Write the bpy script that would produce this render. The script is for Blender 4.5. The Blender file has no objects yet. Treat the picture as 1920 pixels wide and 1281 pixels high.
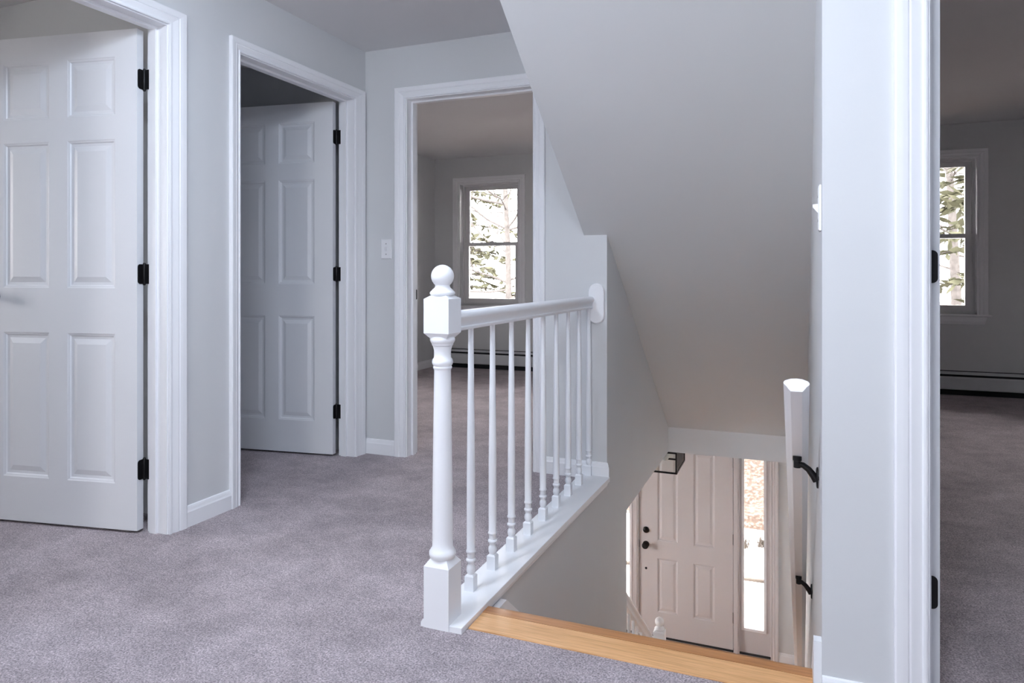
import bpy, bmesh, math, random
from mathutils import Vector, Matrix

# ------------------------------------------------------------------ camera, world, lights, exposure
SC = bpy.context.scene
COL = SC.collection
F_PX, HORIZON, EYE, YAW = 1314.0, 514.0, 1.05, math.radians(22.0)
cam_d = bpy.data.cameras.new('camera')
cam = bpy.data.objects.new('camera', cam_d)
COL.objects.link(cam)
cam.location = (0, 0, EYE)
cam.rotation_euler = (math.radians(90), 0, YAW)
cam_d.sensor_width = 36.0
cam_d.sensor_fit = 'HORIZONTAL'
cam_d.lens = 36.0 * F_PX / 1920.0
cam_d.shift_y = -(640.5 - HORIZON) / 1920.0
cam_d.clip_start = 0.02
SC.camera = cam

world = bpy.data.worlds.new('overcast_sky')
SC.world = world
world.use_nodes = True
bg = world.node_tree.nodes['Background']
bg.inputs['Color'].default_value = (1.0, 0.925, 0.95, 1)
bg.inputs['Strength'].default_value = 18.0

LAMP_STRENGTH = (94.0, 88.0)   # landing lamp, added hall fill lamp
LAMP_COLOR = (0.73, 0.835, 1.0)

SC.view_settings.view_transform = 'Standard'
SC.view_settings.look = 'None'
SC.view_settings.exposure = 0.0
SC.view_settings.gamma = 1.0
SC.view_settings.use_curve_mapping = False
SC.cycles.use_denoising = True
SC.cycles.max_bounces = 12
SC.cycles.diffuse_bounces = 7
SC.cycles.transparent_max_bounces = 16
SC.cycles.caustics_reflective = False
SC.cycles.caustics_refractive = False

# ------------------------------------------------------------------ measured layout (metres)
XL = -2.345            # hall face of the left wall
YF = 3.5               # hall face of the far wall
XS = -0.891            # stairwell face of the left stair wall
XR = 0.06              # stairwell face of the right stair wall
YN = 1.84              # hall face of the wall beside the stairs (right)
YE = 7.1               # inner face of the front (outside) wall
WT = 0.12              # partition thickness
WTL = 0.105            # left hall wall thickness
ET = 0.17              # outside wall thickness
ZC = 2.357             # ceiling
ZF = -2.62             # foyer floor
ZFC = -0.295           # foyer ceiling
YH = 5.36              # header at the end of the sloping soffit
SLOPE = 0.73
def soffit_z(y): return 1.25 - SLOPE * (y - YF)

# ------------------------------------------------------------------ materials
def new_mat(name):
    m = bpy.data.materials.new(name); m.use_nodes = True
    nt = m.node_tree
    return m, nt, nt.nodes['Principled BSDF']
def noise(nt, scale, detail=3, rough=0.5, vec=None):
    n = nt.nodes.new('ShaderNodeTexNoise')
    n.inputs['Scale'].default_value = scale; n.inputs['Detail'].default_value = detail
    n.inputs['Roughness'].default_value = rough
    if vec is not None: nt.links.new(vec, n.inputs['Vector'])
    return n
def ramp(nt, fac, stops):
    r = nt.nodes.new('ShaderNodeValToRGB')
    els = r.color_ramp.elements
    while len(els) < len(stops): els.new(0.5)
    for e, (p, c) in zip(els, stops):
        e.position = p; e.color = (*c, 1)
    nt.links.new(fac, r.inputs['Fac'])
    return r
def coords(nt, scale=(1, 1, 1)):
    tc = nt.nodes.new('ShaderNodeTexCoord'); mp = nt.nodes.new('ShaderNodeMapping')
    mp.inputs['Scale'].default_value = scale
    nt.links.new(tc.outputs['Object'], mp.inputs['Vector'])
    return mp.outputs['Vector']
def bump(nt, bs, height, strength, dist):
    b = nt.nodes.new('ShaderNodeBump')
    b.inputs['Strength'].default_value = strength; b.inputs['Distance'].default_value = dist
    nt.links.new(height, b.inputs['Height']); nt.links.new(b.outputs['Normal'], bs.inputs['Normal'])
def paint(name, col, rough, bump_s=0.0, bscale=180, var=0.02):
    m, nt, bs = new_mat(name)
    v = coords(nt)
    n = noise(nt, 1.3, 2, 0.5, v)
    lo = tuple(c * (1 - var) for c in col); hi = tuple(min(1, c * (1 + var)) for c in col)
    r = ramp(nt, n.outputs['Fac'], [(0.3, lo), (0.7, hi)])
    nt.links.new(r.outputs['Color'], bs.inputs['Base Color'])
    bs.inputs['Roughness'].default_value = rough
    if bump_s:
        n2 = noise(nt, bscale, 2, 0.5, v)
        bump(nt, bs, n2.outputs['Fac'], bump_s, 0.001)
    return m
M = {}
M['wall'] = paint('wall_paint', (0.66, 0.67, 0.675), 0.55, 0.12, 220)
M['ceiling'] = paint('ceiling_paint', (0.74, 0.74, 0.745), 0.8, 0.12, 160)
M['trim'] = paint('trim_paint', (0.88, 0.885, 0.90), 0.38, 0.03, 60, 0.01)
M['doorpaint'] = paint('door_paint', (0.80, 0.81, 0.83), 0.42, 0.05, 90, 0.012)
M['entry'] = paint('entry_door_paint', (0.66, 0.63, 0.635), 0.4, 0.03, 70, 0.015)
M['heater'] = paint('heater_enamel', (0.62, 0.64, 0.66), 0.4)
M['vinyl'] = paint('window_vinyl', (0.74, 0.74, 0.74), 0.4)
M['plastic'] = paint('switch_plastic', (0.85, 0.85, 0.86), 0.3)
def metal(name, col, rough, met=0.6):
    m, nt, bs = new_mat(name)
    n = noise(nt, 300, 2)
    r = ramp(nt, n.outputs['Fac'], [(0.3, tuple(c * 0.8 for c in col)), (0.7, col)])
    nt.links.new(r.outputs['Color'], bs.inputs['Base Color'])
    bs.inputs['Roughness'].default_value = rough; bs.inputs['Metallic'].default_value = met
    return m
M['black'] = metal('oil_rubbed_bronze', (0.012, 0.011, 0.012), 0.42, 0.4)
M['steel'] = metal('worn_steel', (0.25, 0.24, 0.24), 0.4, 0.9)
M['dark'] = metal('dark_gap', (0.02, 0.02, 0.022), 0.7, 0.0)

def carpet():
    m, nt, bs = new_mat('taupe_carpet')
    v = coords(nt)
    fine = noise(nt, 185, 4, 0.8, v)
    mid = noise(nt, 60, 3, 0.6, v)
    big = noise(nt, 3.2, 4, 0.6, v)
    big2 = noise(nt, 11, 4, 0.65, v)
    a = ramp(nt, fine.outputs['Fac'], [(0.36, (0.18, 0.153, 0.16)), (0.5, (0.475, 0.41, 0.425)), (0.64, (0.80, 0.71, 0.73))])
    b = ramp(nt, big.outputs['Fac'], [(0.35, (0.80, 0.79, 0.80)), (0.68, (1.12, 1.12, 1.13))])
    c = ramp(nt, big2.outputs['Fac'], [(0.35, (0.86, 0.86, 0.86)), (0.68, (1.08, 1.08, 1.08))])
    d = ramp(nt, mid.outputs['Fac'], [(0.35, (0.84, 0.84, 0.84)), (0.66, (1.1, 1.1, 1.1))])
    def mul(x, y):
        k = nt.nodes.new('ShaderNodeMix'); k.data_type = 'RGBA'; k.blend_type = 'MULTIPLY'
        k.inputs['Factor'].default_value = 1
        nt.links.new(x, k.inputs['A']); nt.links.new(y, k.inputs['B'])
        return k.outputs['Result']
    nt.links.new(mul(mul(mul(a.outputs['Color'], b.outputs['Color']), c.outputs['Color']), d.outputs['Color']), bs.inputs['Base Color'])
    bs.inputs['Roughness'].default_value = 0.97
    bs.inputs['Specular IOR Level'].default_value = 0.1
    bs.inputs['Sheen Weight'].default_value = 0.15
    add = nt.nodes.new('ShaderNodeMath'); add.operation = 'ADD'
    nt.links.new(fine.outputs['Fac'], add.inputs[0]); nt.links.new(mid.outputs['Fac'], add.inputs[1])
    bump(nt, bs, add.outputs['Value'], 0.8, 0.005)
    return m
M['carpet'] = carpet()
def oak(name, lo, hi, rough=0.32):
    m, nt, bs = new_mat(name)
    v = coords(nt, (2.2, 60, 60))
    n = noise(nt, 1.6, 6, 0.65, v)
    v2 = coords(nt, (6, 260, 260))
    n2 = noise(nt, 1.5, 3, 0.6, v2)
    a = ramp(nt, n.outputs['Fac'], [(0.3, lo), (0.72, hi)])
    b = ramp(nt, n2.outputs['Fac'], [(0.38, (0.72, 0.66, 0.6)), (0.5, (1, 1, 1))])
    k = nt.nodes.new('ShaderNodeMix'); k.data_type = 'RGBA'; k.blend_type = 'MULTIPLY'
    k.inputs['Factor'].default_value = 0.7
    nt.links.new(a.outputs['Color'], k.inputs['A']); nt.links.new(b.outputs['Color'], k.inputs['B'])
    nt.links.new(k.outputs['Result'], bs.inputs['Base Color'])
    bs.inputs['Roughness'].default_value = rough
    bump(nt, bs, n2.outputs['Fac'], 0.08, 0.001)
    return m
M['oak'] = oak('honey_oak', (0.68, 0.36, 0.15), (0.88, 0.52, 0.25))
M['oak2'] = oak('red_oak', (0.44, 0.19, 0.07), (0.60, 0.29, 0.115))
M['oakfloor'] = oak('oak_floor', (0.36, 0.17, 0.07), (0.52, 0.27, 0.12))
def glass(name, ior):
    m = bpy.data.materials.new(name); m.use_nodes = True
    nt = m.node_tree; nt.nodes.clear()
    out = nt.nodes.new('ShaderNodeOutputMaterial')
    mix = nt.nodes.new('ShaderNodeMixShader'); t = nt.nodes.new('ShaderNodeBsdfTransparent')
    g = nt.nodes.new('ShaderNodeBsdfGlossy'); g.inputs['Roughness'].default_value = 0.02
    fr = nt.nodes.new('ShaderNodeFresnel'); fr.inputs['IOR'].default_value = ior
    t.inputs['Color'].default_value = (0.95, 0.97, 0.96, 1)
    nt.links.new(fr.outputs['Fac'], mix.inputs['Fac']); nt.links.new(t.outputs[0], mix.inputs[1])
    nt.links.new(g.outputs[0], mix.inputs[2]); nt.links.new(mix.outputs[0], out.inputs['Surface'])
    return m
M['glass'] = glass('window_glass', 1.4)
M['thin_glass'] = glass('lantern_glass', 1.12)
def emit(name, col, s):
    m, nt, bs = new_mat(name)
    bs.inputs['Base Color'].default_value = (0.9, 0.9, 0.9, 1)
    bs.inputs['Emission Color'].default_value = (*col, 1); bs.inputs['Emission Strength'].default_value = s
    return m
for k_ in (0, 1): M['lamp%d' % k_] = emit('lit_opal_glass', LAMP_COLOR, LAMP_STRENGTH[k_])
def rough_mat(name, stops, scale, detail=4):
    m, nt, bs = new_mat(name)
    n = noise(nt, scale, detail, 0.7, coords(nt))
    r = ramp(nt, n.outputs['Fac'], stops)
    nt.links.new(r.outputs['Color'], bs.inputs['Base Color'])
    bs.inputs['Roughness'].default_value = 0.95
    return m
M['snow'] = rough_mat('snow', [(0.35, (0.80, 0.80, 0.80)), (0.7, (0.9, 0.9, 0.9))], 2)
M['leaf_litter'] = rough_mat('leaf_litter', [(0.34, (0.03, 0.02, 0.014)), (0.5, (0.066, 0.043, 0.03)), (0.62, (0.16, 0.13, 0.11))], 16, 6)
M['bark'] = rough_mat('grey_bark', [(0.35, (0.035, 0.03, 0.027)), (0.65, (0.07, 0.063, 0.058))], 8)
M['pale_bark'] = rough_mat('pale_bark', [(0.35, (0.06, 0.054, 0.05)), (0.6, (0.1, 0.092, 0.086))], 9)
M['needle'] = rough_mat('pine_needles', [(0.35, (0.05, 0.052, 0.028)), (0.65, (0.085, 0.084, 0.05))], 3)
M['dryleaf'] = rough_mat('dry_brush', [(0.35, (0.04, 0.03, 0.022)), (0.65, (0.09, 0.075, 0.06))], 9)

# ------------------------------------------------------------------ mesh helpers
class MB:
    def __init__(s): s.v = []; s.f = []
    def add(s, vs, fs):
        o = len(s.v); s.v += [tuple(p) for p in vs]; s.f += [tuple(o + i for i in q) for q in fs]; return s
    def box(s, x0, x1, y0, y1, z0, z1):
        x0, x1 = sorted((x0, x1)); y0, y1 = sorted((y0, y1)); z0, z1 = sorted((z0, z1))
        return s.add([(x0,y0,z0),(x1,y0,z0),(x1,y1,z0),(x0,y1,z0),(x0,y0,z1),(x1,y0,z1),(x1,y1,z1),(x0,y1,z1)],
                     [(0,3,2,1),(4,5,6,7),(0,1,5,4),(1,2,6,5),(2,3,7,6),(3,0,4,7)])
    def loft(s, rings, cap=True):
        n = len(rings[0]); vs = [p for r in rings for p in r]; fs = []
        for k in range(len(rings) - 1):
            for i in range(n):
                j = (i + 1) % n
                fs.append((k*n+i, k*n+j, (k+1)*n+j, (k+1)*n+i))
        if cap:
            fs.append(tuple(range(n))[::-1]); fs.append(tuple((len(rings)-1)*n + i for i in range(n)))
        return s.add(vs, fs)
    def prism(s, poly, axis, a, b):
        def p(u, v, w):
            return {'x': (w, u, v), 'y': (u, w, v), 'z': (u, v, w)}[axis]
        return s.loft([[p(u, v, a) for u, v in poly], [p(u, v, b) for u, v in poly]])
    def lathe(s, prof, c=(0, 0, 0), seg=24):
        rings = []
        for r, z in prof:
            r = max(r, 1e-4)
            rings.append([(c[0] + r*math.cos(2*math.pi*i/seg), c[1] + r*math.sin(2*math.pi*i/seg), c[2] + z) for i in range(seg)])
        return s.loft(rings)
    def tube(s, pts, rad, seg=6):
        pts = [Vector(p) for p in pts]
        if not hasattr(rad, '__len__'): rad = [rad] * len(pts)
        rings = []
        for i, p in enumerate(pts):
            t = (pts[min(i+1, len(pts)-1)] - pts[max(i-1, 0)]).normalized()
            up = Vector((0, 0, 1)) if abs(t.z) < 0.9 else Vector((1, 0, 0))
            a = t.cross(up).normalized(); b = t.cross(a)
            rings.append([tuple(p + rad[i]*(a*math.cos(2*math.pi*k/seg) + b*math.sin(2*math.pi*k/seg))) for k in range(seg)])
        return s.loft(rings)
    def mesh(s, name, mat, smooth=False, recalc=True, bevel=0.0, angle=40):
        me = bpy.data.meshes.new(name)
        me.from_pydata(s.v, [], s.f)
        bm = bmesh.new(); bm.from_mesh(me)
        if bevel:
            bmesh.ops.bevel(bm, geom=bm.edges[:], offset=bevel, segments=2, affect='EDGES', profile=0.6)
        if recalc: bmesh.ops.recalc_face_normals(bm, faces=bm.faces)
        if smooth:
            for f in bm.faces: f.smooth = True
            lim = math.radians(angle)
            for e in bm.edges:
                if len(e.link_faces) == 2 and e.calc_face_angle(0) > lim: e.smooth = False
        bm.to_mesh(me); bm.free()
        me.materials.append(M[mat])
        return me
    def obj(s, name, mat, parent=None, **k):
        return link(name, s.mesh(name, mat, **k), parent)
def link(name, me, parent=None, loc=None, rotz=None):
    o = bpy.data.objects.new(name, me); COL.objects.link(o)
    if parent is not None: o.parent = parent
    if loc is not None: o.location = loc
    if rotz is not None: o.rotation_euler = (0, 0, rotz)
    return o
def empty(name, loc=(0, 0, 0), rotz=0, parent=None):
    o = link(name, None, parent, loc, rotz); o.empty_display_size = 0.1; return o
def tag(o, label, cat, group=None, kind=None):
    o['label'] = label; o['category'] = cat
    if group: o['group'] = group
    if kind: o['kind'] = kind
    return o
def struct(o, label, cat): return tag(o, label, cat, None, 'structure')

# map (a along wall, n out of wall, z) to the world for a wall plane
def plane_y(y, sgn=-1): return lambda a, n, z: (a, y + sgn*n, z)     # wall facing -Y (sgn -1) or +Y
def plane_x(x, sgn=1): return lambda a, n, z: (x + sgn*n, a, z)      # wall facing +X (sgn 1) or -X
def fbox(mb, F, a0, a1, n0, n1, z0, z1):
    p, q = F(a0, n0, z0), F(a1, n1, z1)
    return mb.box(p[0], q[0], p[1], q[1], p[2], q[2])
def wall_with_openings(mb, F, a0, a1, z0, z1, thick, ops):
    cuts = sorted({a0, a1, *[o[0] for o in ops], *[o[1] for o in ops]})
    for l, r in zip(cuts, cuts[1:]):
        m = (l + r) / 2
        segs = sorted([(o[2], o[3]) for o in ops if o[0] <= m <= o[1]])
        z = z0
        for b, t in segs:
            if b > z + 1e-6: fbox(mb, F, l, r, 0, -thick, z, b)
            z = t
        if z < z1 - 1e-6: fbox(mb, F, l, r, 0, -thick, z, z1)
    return mb

# colonial casing: (0..1 across the width from the opening outwards, thickness)
CASING = [(0.0, 0.0), (0.0, 0.0095), (0.05, 0.0115), (0.12, 0.0115), (0.17, 0.008), (0.24, 0.0085), (0.38, 0.0125), (0.50, 0.0145),
          (0.55, 0.0125), (0.60, 0.0155), (0.70, 0.0170), (0.78, 0.0180), (0.94, 0.0180), (1.0, 0.0155), (1.0, 0.0)]
def casing(F, parent, a0, a1, zt, wl, wr, wh, z0=0.0, mat='trim', head=True, legs=(True, True)):
    if legs[0]:
        MB().loft([[F(a0 - u*wl, n, z0) for u, n in CASING], [F(a0 - u*wl, n, zt + u*wh) for u, n in CASING]]).obj('casing_leg', mat, parent, smooth=True, angle=25)
    if legs[1]:
        MB().loft([[F(a1 + u*wr, n, z0) for u, n in CASING], [F(a1 + u*wr, n, zt + u*wh) for u, n in CASING]]).obj('casing_leg', mat, parent, smooth=True, angle=25)
    if head:
        MB().loft([[F(a0 - u*wl, n, zt + u*wh) for u, n in CASING], [F(a1 + u*wr, n, zt + u*wh) for u, n in CASING]]).obj('casing_head', mat, parent, smooth=True, angle=25)
JT = 0.019
def door_frame(F, name, label, a0, a1, zt, thick, wl, wr, wh, stop_n):
    """a0,a1: clear opening; jambs sit outside it; stop_n: distance of the stop behind the hall face"""
    t = empty(name); struct(t, label, 'door frame')
    casing(F, t, a0 - 0.005, a1 + 0.005, zt + 0.005, wl, wr, wh)
    for a, b in ((a0 - JT, a0), (a1, a1 + JT)):
        fbox(MB(), F, a, b, 0.0, -thick, -0.02, zt + JT).obj('side_jamb', 'trim', t)
    fbox(MB(), F, a0, a1, 0.0, -thick, zt, zt + JT).obj('head_jamb', 'trim', t)
    s0, s1 = stop_n, stop_n + 0.035
    for a, b in ((a0, a0 + 0.011), (a1 - 0.011, a1)):
        fbox(MB(), F, a, b, -s0, -s1, -0.02, zt).obj('door_stop', 'trim', t)
    fbox(MB(), F, a0 + 0.011, a1 - 0.011, -s0, -s1, zt - 0.011, zt).obj('door_stop', 'trim', t)
    return t
BASE_PROF = [(0, 0), (0.014, 0), (0.014, 0.062), (0.011, 0.068), (0.009, 0.078), (0.006, 0.085), (0, 0.087)]
def baseboard(F, a0, a1, parent=None, name='baseboard', z0=0.0, m0=0.0, m1=0.0, mat='trim'):
    """m0/m1: 1 for an outside mitre at that end"""
    return MB().loft([[F(a0 - m0*n, n, z0 + z) for n, z in BASE_PROF], [F(a1 + m1*n, n, z0 + z) for n, z in BASE_PROF]]).obj(name, mat, parent)

# ------------------------------------------------------------------ six-panel door leaf
def panel_mesh(w, h, th, mat, name='raised_panel'):
    """moulded raised panel w x h centred at the origin in XZ, leaf thickness th along Y, both faces"""
    prof = [(0.0, 0.0), (0.004, 0.0022), (0.009, 0.0035), (0.013, 0.0085), (0.024, 0.0092), (0.046, 0.0028)]
    mb = MB()
    def ring(i, y): return [(-w/2+i, y, -h/2+i), (w/2-i, y, -h/2+i), (w/2-i, y, h/2-i), (-w/2+i, y, h/2-i)]
    rings = [ring(i, -th/2 + d) for i, d in reversed(prof)] + [ring(i, th/2 - d) for i, d in prof]
    mb.loft(rings)
    return mb.mesh(name, mat)
def rounded_plate(mb, w, h, th, r, F, both=False, seg=5):
    """plate lying in (a,z): a from 0 to w, z centred, outer corners rounded"""
    pts = []
    if both:
        cs = [(w - r, -h/2 + r, -90), (w - r, h/2 - r, 0), (r, h/2 - r, 90), (r, -h/2 + r, 180)]
    else:
        pts.append((0, -h/2)); cs = [(w - r, -h/2 + r, -90), (w - r, h/2 - r, 0)]
    for cx, cz, a0 in cs:
        for k in range(seg + 1):
            a = math.radians(a0 + 90*k/seg); pts.append((cx + r*math.cos(a), cz + r*math.sin(a)))
    if not both: pts.append((0, h/2))
    mb.loft([[F(a, 0, z) for a, z in pts], [F(a, th, z) for a, z in pts]])
    return mb
LZ = 0.012   # gap under a leaf
def six_panel(name, label, w, pivot, rotz, side, stile=0.108, mull=0.09, mat='doorpaint', height=2.03, th=0.035,
              rows=((0.186, 0.794), (0.980, 1.588), (1.685, 1.923)), z0=LZ, hinge_z=(0.255, 1.052, 1.84), knob=None, hinges=True,
              cat='door', pw=None, g=0.003):
    """leaf hangs from pivot; local +X runs from hinge edge to latch edge; leaf thickness is local 0..side*th along Y"""
    t = empty(name, pivot, rotz); struct(t, label, cat)
    leaf = MB(); yc = side*th/2
    pw = pw or (w - 2*stile - mull) / 2
    y0, y1 = 0, side*th
    leaf.box(g, stile, y0, y1, z0, z0 + height); leaf.box(w - (w - stile - 2*pw - mull), w, y0, y1, z0, z0 + height)
    cols = (stile, stile + pw + mull)
    zs = [0.0] + [q for r in rows for q in r] + [height]
    for k in range(0, len(zs), 2):
        leaf.box(stile, stile + 2*pw + mull, y0, y1, z0 + zs[k], z0 + zs[k+1])
    for b, tp in rows:
        leaf.box(stile + pw, stile + pw + mull, y0, y1, z0 + b, z0 + tp)
    lo = leaf.obj('door_leaf', mat, t)
    cache = {}
    for b, tp in rows:
        key = round(tp - b, 4)
        if key not in cache: cache[key] = panel_mesh(pw, tp - b, th, mat)
        for c in cols:
            link('raised_panel', cache[key], lo, (c + pw/2, yc, z0 + (b + tp)/2))
    if knob:
        kz, back = knob
        for s in (-1, 1):
            yk = yc + s*th/2
            mb = MB()
            prof = [(0.030, 0.0), (0.030, 0.004), (0.026, 0.008), (0.012, 0.010), (0.011, 0.028), (0.022, 0.034), (0.027, 0.046), (0.026, 0.056), (0.018, 0.064), (0.0, 0.066)]
            seg = 18; rings = []
            for r, d in prof:
                r = max(r, 1e-4)
                rings.append([(w - back + r*math.cos(2*math.pi*i/seg), yk + s*d, kz + r*math.sin(2*math.pi*i/seg)) for i in range(seg)])
            mb.loft(rings).obj('door_knob', 'black', t, smooth=True)
    return t
HINGE_CACHE = {}
def hinge(parent, loc, dir_leaf, dir_jamb, h=0.080, wl=0.030, g=0.0, wj=0.030):
    """two leaves along the horizontal unit vectors dir_leaf / dir_jamb, meeting at the barrel"""
    h0 = empty('hinge', loc, 0, parent)
    for d, nm, off in ((dir_leaf, 'hinge_leaf', g), (dir_jamb, 'hinge_leaf', 0.0)):
        (ux, uy), (nx, ny) = d
        F = lambda a, n, z: (ux*a + nx*(n - off), uy*a + ny*(n - off), z)
        rounded_plate(MB(), wl if d is dir_leaf else wj, h, 0.0022, 0.012, F).obj(nm, 'black', h0)
    MB().lathe([(0.0, -h/2 - 0.006), (0.004, -h/2 - 0.006), (0.0065, -h/2), (0.0065, h/2), (0.004, h/2 + 0.006), (0.0, h/2 + 0.006)], seg=12).obj('barrel', 'black', h0, smooth=True)
    return h0

# ------------------------------------------------------------------ THE SETTING: floors, walls, ceilings
D1 = (1.318, 2.095); D2 = (2.495, 3.388); D3 = (-2.064, -1.294); D4 = (0.285, 1.06); DZ = 2.052
FRONT_WIN = [(-3.514, -2.783), (-2.5, -1.12), (0.734, 1.464), (2.3, 3.2)]  # second and fourth are unseen windows added to light the bedrooms
WZ0, WZ1 = 0.70, 2.07
ENTRY = (-1.885, -0.145)       # rough opening of the front door with its sidelights
ENTRY_TOP = -0.545

fl = MB()
fl.box(-5.5, -0.99, -1.8, YF, -0.05, 0)                # hall left part and the rooms behind the left wall
fl.box(-0.99, XR, -1.8, 1.873, -0.05, 0)               # landing
fl.box(XR, 4.2, -1.8, YN + WT, -0.05, 0); fl.box(XR + WT, 4.2, YN + WT, 7.1, -0.05, 0)                   # right side rooms
fl.box(-4.2, -1.0, YF, 7.1, -0.05, 0)                  # far bedroom
struct(fl.obj('floor', 'carpet'), 'mottled taupe-grey carpet covering the upstairs floor', 'floor')

cl = MB(); cl.box(-5.7, 4.4, -2.0, 7.3, ZC, ZC + 0.1)
struct(cl.obj('ceiling', 'ceiling'), 'flat pale ceiling over the upstairs rooms', 'ceiling')

def grow(d): return (d[0] - JT, d[1] + JT)
wl_ = MB()
wall_with_openings(wl_, plane_x(XL), -1.8, YF, -0.05, ZC, WTL, [(*grow(D1), -0.05, DZ + JT), (*grow(D2), -0.05, DZ + JT)])
struct(wl_.obj('wall_left', 'wall'), 'light grey hall wall holding the two left doorways', 'wall')
wf = MB()
wall_with_openings(wf, plane_y(YF), -4.2, XS, -0.05, ZC, WT, [(*grow(D3), -0.05, DZ + JT)])
struct(wf.obj('wall_far', 'wall'), 'light grey wall at the end of the hall with bedroom doorway', 'wall')
wn = MB()
wall_with_openings(wn, plane_y(YN), XR, 4.2, -0.05, ZC, WT, [(*grow(D4), -0.05, DZ + JT)])
struct(wn.obj('wall_right', 'wall'), 'bright narrow wall end beside the stairs at right', 'wall')
# stairwell walls
ws = MB()
ws.prism([(XS - 0.12, 1.80), (-0.920, 1.80), (XS, YF), (XS - 0.12, YF)], 'z', ZF, -0.03); ws.box(XS - 0.12, XS, YF, 3.951, ZF, ZFC)
struct(ws.obj('wall_stair_lower', 'wall'), 'grey stairwell wall below the white railing board', 'wall')
wu = MB()
wu.box(XS - 0.1216, XS, YF + WT, YE, ZFC, ZC)
wu.box(XS - 0.1216, XS, YF, YF + WT, ZFC, -0.05); wu.box(XS - 0.1216, XS, YF - 0.014, YF, -0.05, -0.03)
struct(wu.obj('wall_stair_upper', 'wall'), 'grey stairwell wall running down beside the sloping soffit', 'wall')
def xr(y): return XR + 0.004*(y - YN)        # the right stair wall runs very slightly out of parallel
wr = MB(); wr.prism([(XR + 0.0022, YN + WT), (xr(YE), YE), (xr(YE) + WT, YE), (XR + WT, YN + WT)], 'z', ZF, ZC); wr.box(XR, XR + WT, 1.80, YN + WT, ZF, -0.05)
struct(wr.obj('wall_stair_right', 'wall'), 'grey stairwell wall that carries the wall handrail', 'wall')
wb = MB(); wb.box(XS, XR, 1.72, 1.80, ZF, -0.05)
struct(wb.obj('wall_stair_back', 'wall'), 'stairwell wall below the top landing', 'wall')
# sloping soffit over the stairs
so = MB()
yt = YF - (ZC - 1.25)/SLOPE
so.prism([(yt, ZC), (YF, soffit_z(YF)), (YF, ZC)], 'x', XS - 0.1216, XR + 0.01)
so.prism([(YF, soffit_z(YF)), (YH, soffit_z(YH)), (YH, soffit_z(YH) + 0.12), (YF, soffit_z(YF) + 0.12)], 'x', XS, XR + 0.02)
struct(so.obj('ceiling_slope', 'wall'), 'large sloping grey soffit above the staircase', 'ceiling')
hd = MB(); hd.box(XS, XR + 0.02, YH, YH + 0.14, ZFC, soffit_z(YH) + 0.12)
struct(hd.obj('wall_header', 'ceiling'), 'pale header beam at the foot of the sloping soffit', 'wall')
fc = MB(); fc.box(-4.2, XS - 0.1216, 3.951, YE, ZFC, -0.05); fc.box(XS, XR + 0.025, YH + 0.14, YE, ZFC, -0.05)
struct(fc.obj('ceiling_foyer', 'ceiling'), 'flat foyer ceiling downstairs', 'ceiling')
# outside wall
wo = MB()
ops = [(a, b, WZ0, WZ1) for a, b in FRONT_WIN] + [(ENTRY[0], ENTRY[1], ZF, ENTRY_TOP)]
wall_with_openings(wo, plane_y(YE), -5.7, 4.4, ZF - 0.3, ZC + 0.1, ET, ops)
struct(wo.obj('wall_front', 'wall'), 'greyish outside wall with the bedroom windows and front door', 'wall')
# remaining shell
sh = MB(); sh.box(-3.94, -3.82, YF + WT, YE, -0.05, ZC)
struct(sh.obj('wall_bedroom_left', 'wall'), 'left wall of the bedroom seen through the far doorway', 'wall')
sh = MB(); sh.box(-5.5, XL - WTL, 2.25, 2.37, -0.05, ZC)
struct(sh.obj('wall_partition', 'wall'), 'partition between the two left rooms', 'wall')
sh = MB(); wall_with_openings(sh, plane_x(-5.5), -1.8, 7.1, -0.05, ZC, ET, [(0.0, 0.95, WZ0, WZ1)])
struct(sh.obj('wall_outer_left', 'wall'), 'outside wall of the near left room', 'wall')
sh = MB(); wall_with_openings(sh, plane_x(-4.2), 2.37, YE, ZF, ZC, WT, [(4.6, 6.1, ZF + 0.3, -0.5)])
struct(sh.obj('wall_closet', 'wall'), 'end wall of the dark room behind the second door', 'wall')
sh = MB(); wall_with_openings(sh, plane_y(-1.8, 1), -5.6, 4.3, -0.05, ZC, ET, [(-1.2, -0.45, WZ0, WZ1)])
struct(sh.obj('wall_back', 'wall'), 'hall wall behind the viewpoint', 'wall')
sh = MB(); sh.box(1.5, 1.62, -1.8, YN, -0.05, ZC)
struct(sh.obj('wall_hall_right', 'wall'), 'hall wall to the right of the viewpoint', 'wall')
sh = MB(); sh.box(4.2, 4.32, YN, YE, -0.05, ZC)
struct(sh.obj('wall_bedroom_right', 'wall'), 'right wall of the right-hand bedroom', 'wall')
sh = MB(); sh.box(-4.2, XS - 0.12, 3.83, 3.951, ZF, -0.05)
struct(sh.obj('wall_foyer_back', 'wall'), 'inner wall of the foyer downstairs', 'wall')
# foyer floor: oak strips
ff = empty('floor_foyer'); struct(ff, 'oak strip floor of the foyer downstairs', 'floor')
MB().box(-4.2, XR, 1.8, YE + 0.02, ZF - 0.1, ZF - 0.012).obj('subfloor', 'dark', ff)
k = 0; y = 4.7
plank_me = {}
while y < YE:
    w = min(0.083, YE - y)
    key = round(w, 3)
    if key not in plank_me: plank_me[key] = MB().box(-4.2, XR + 0.02, 0, w - 0.0015, -0.012, 0).mesh('plank', 'oakfloor')
    link('plank', plank_me[key], ff, (0, y, ZF)); y += 0.083

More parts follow.
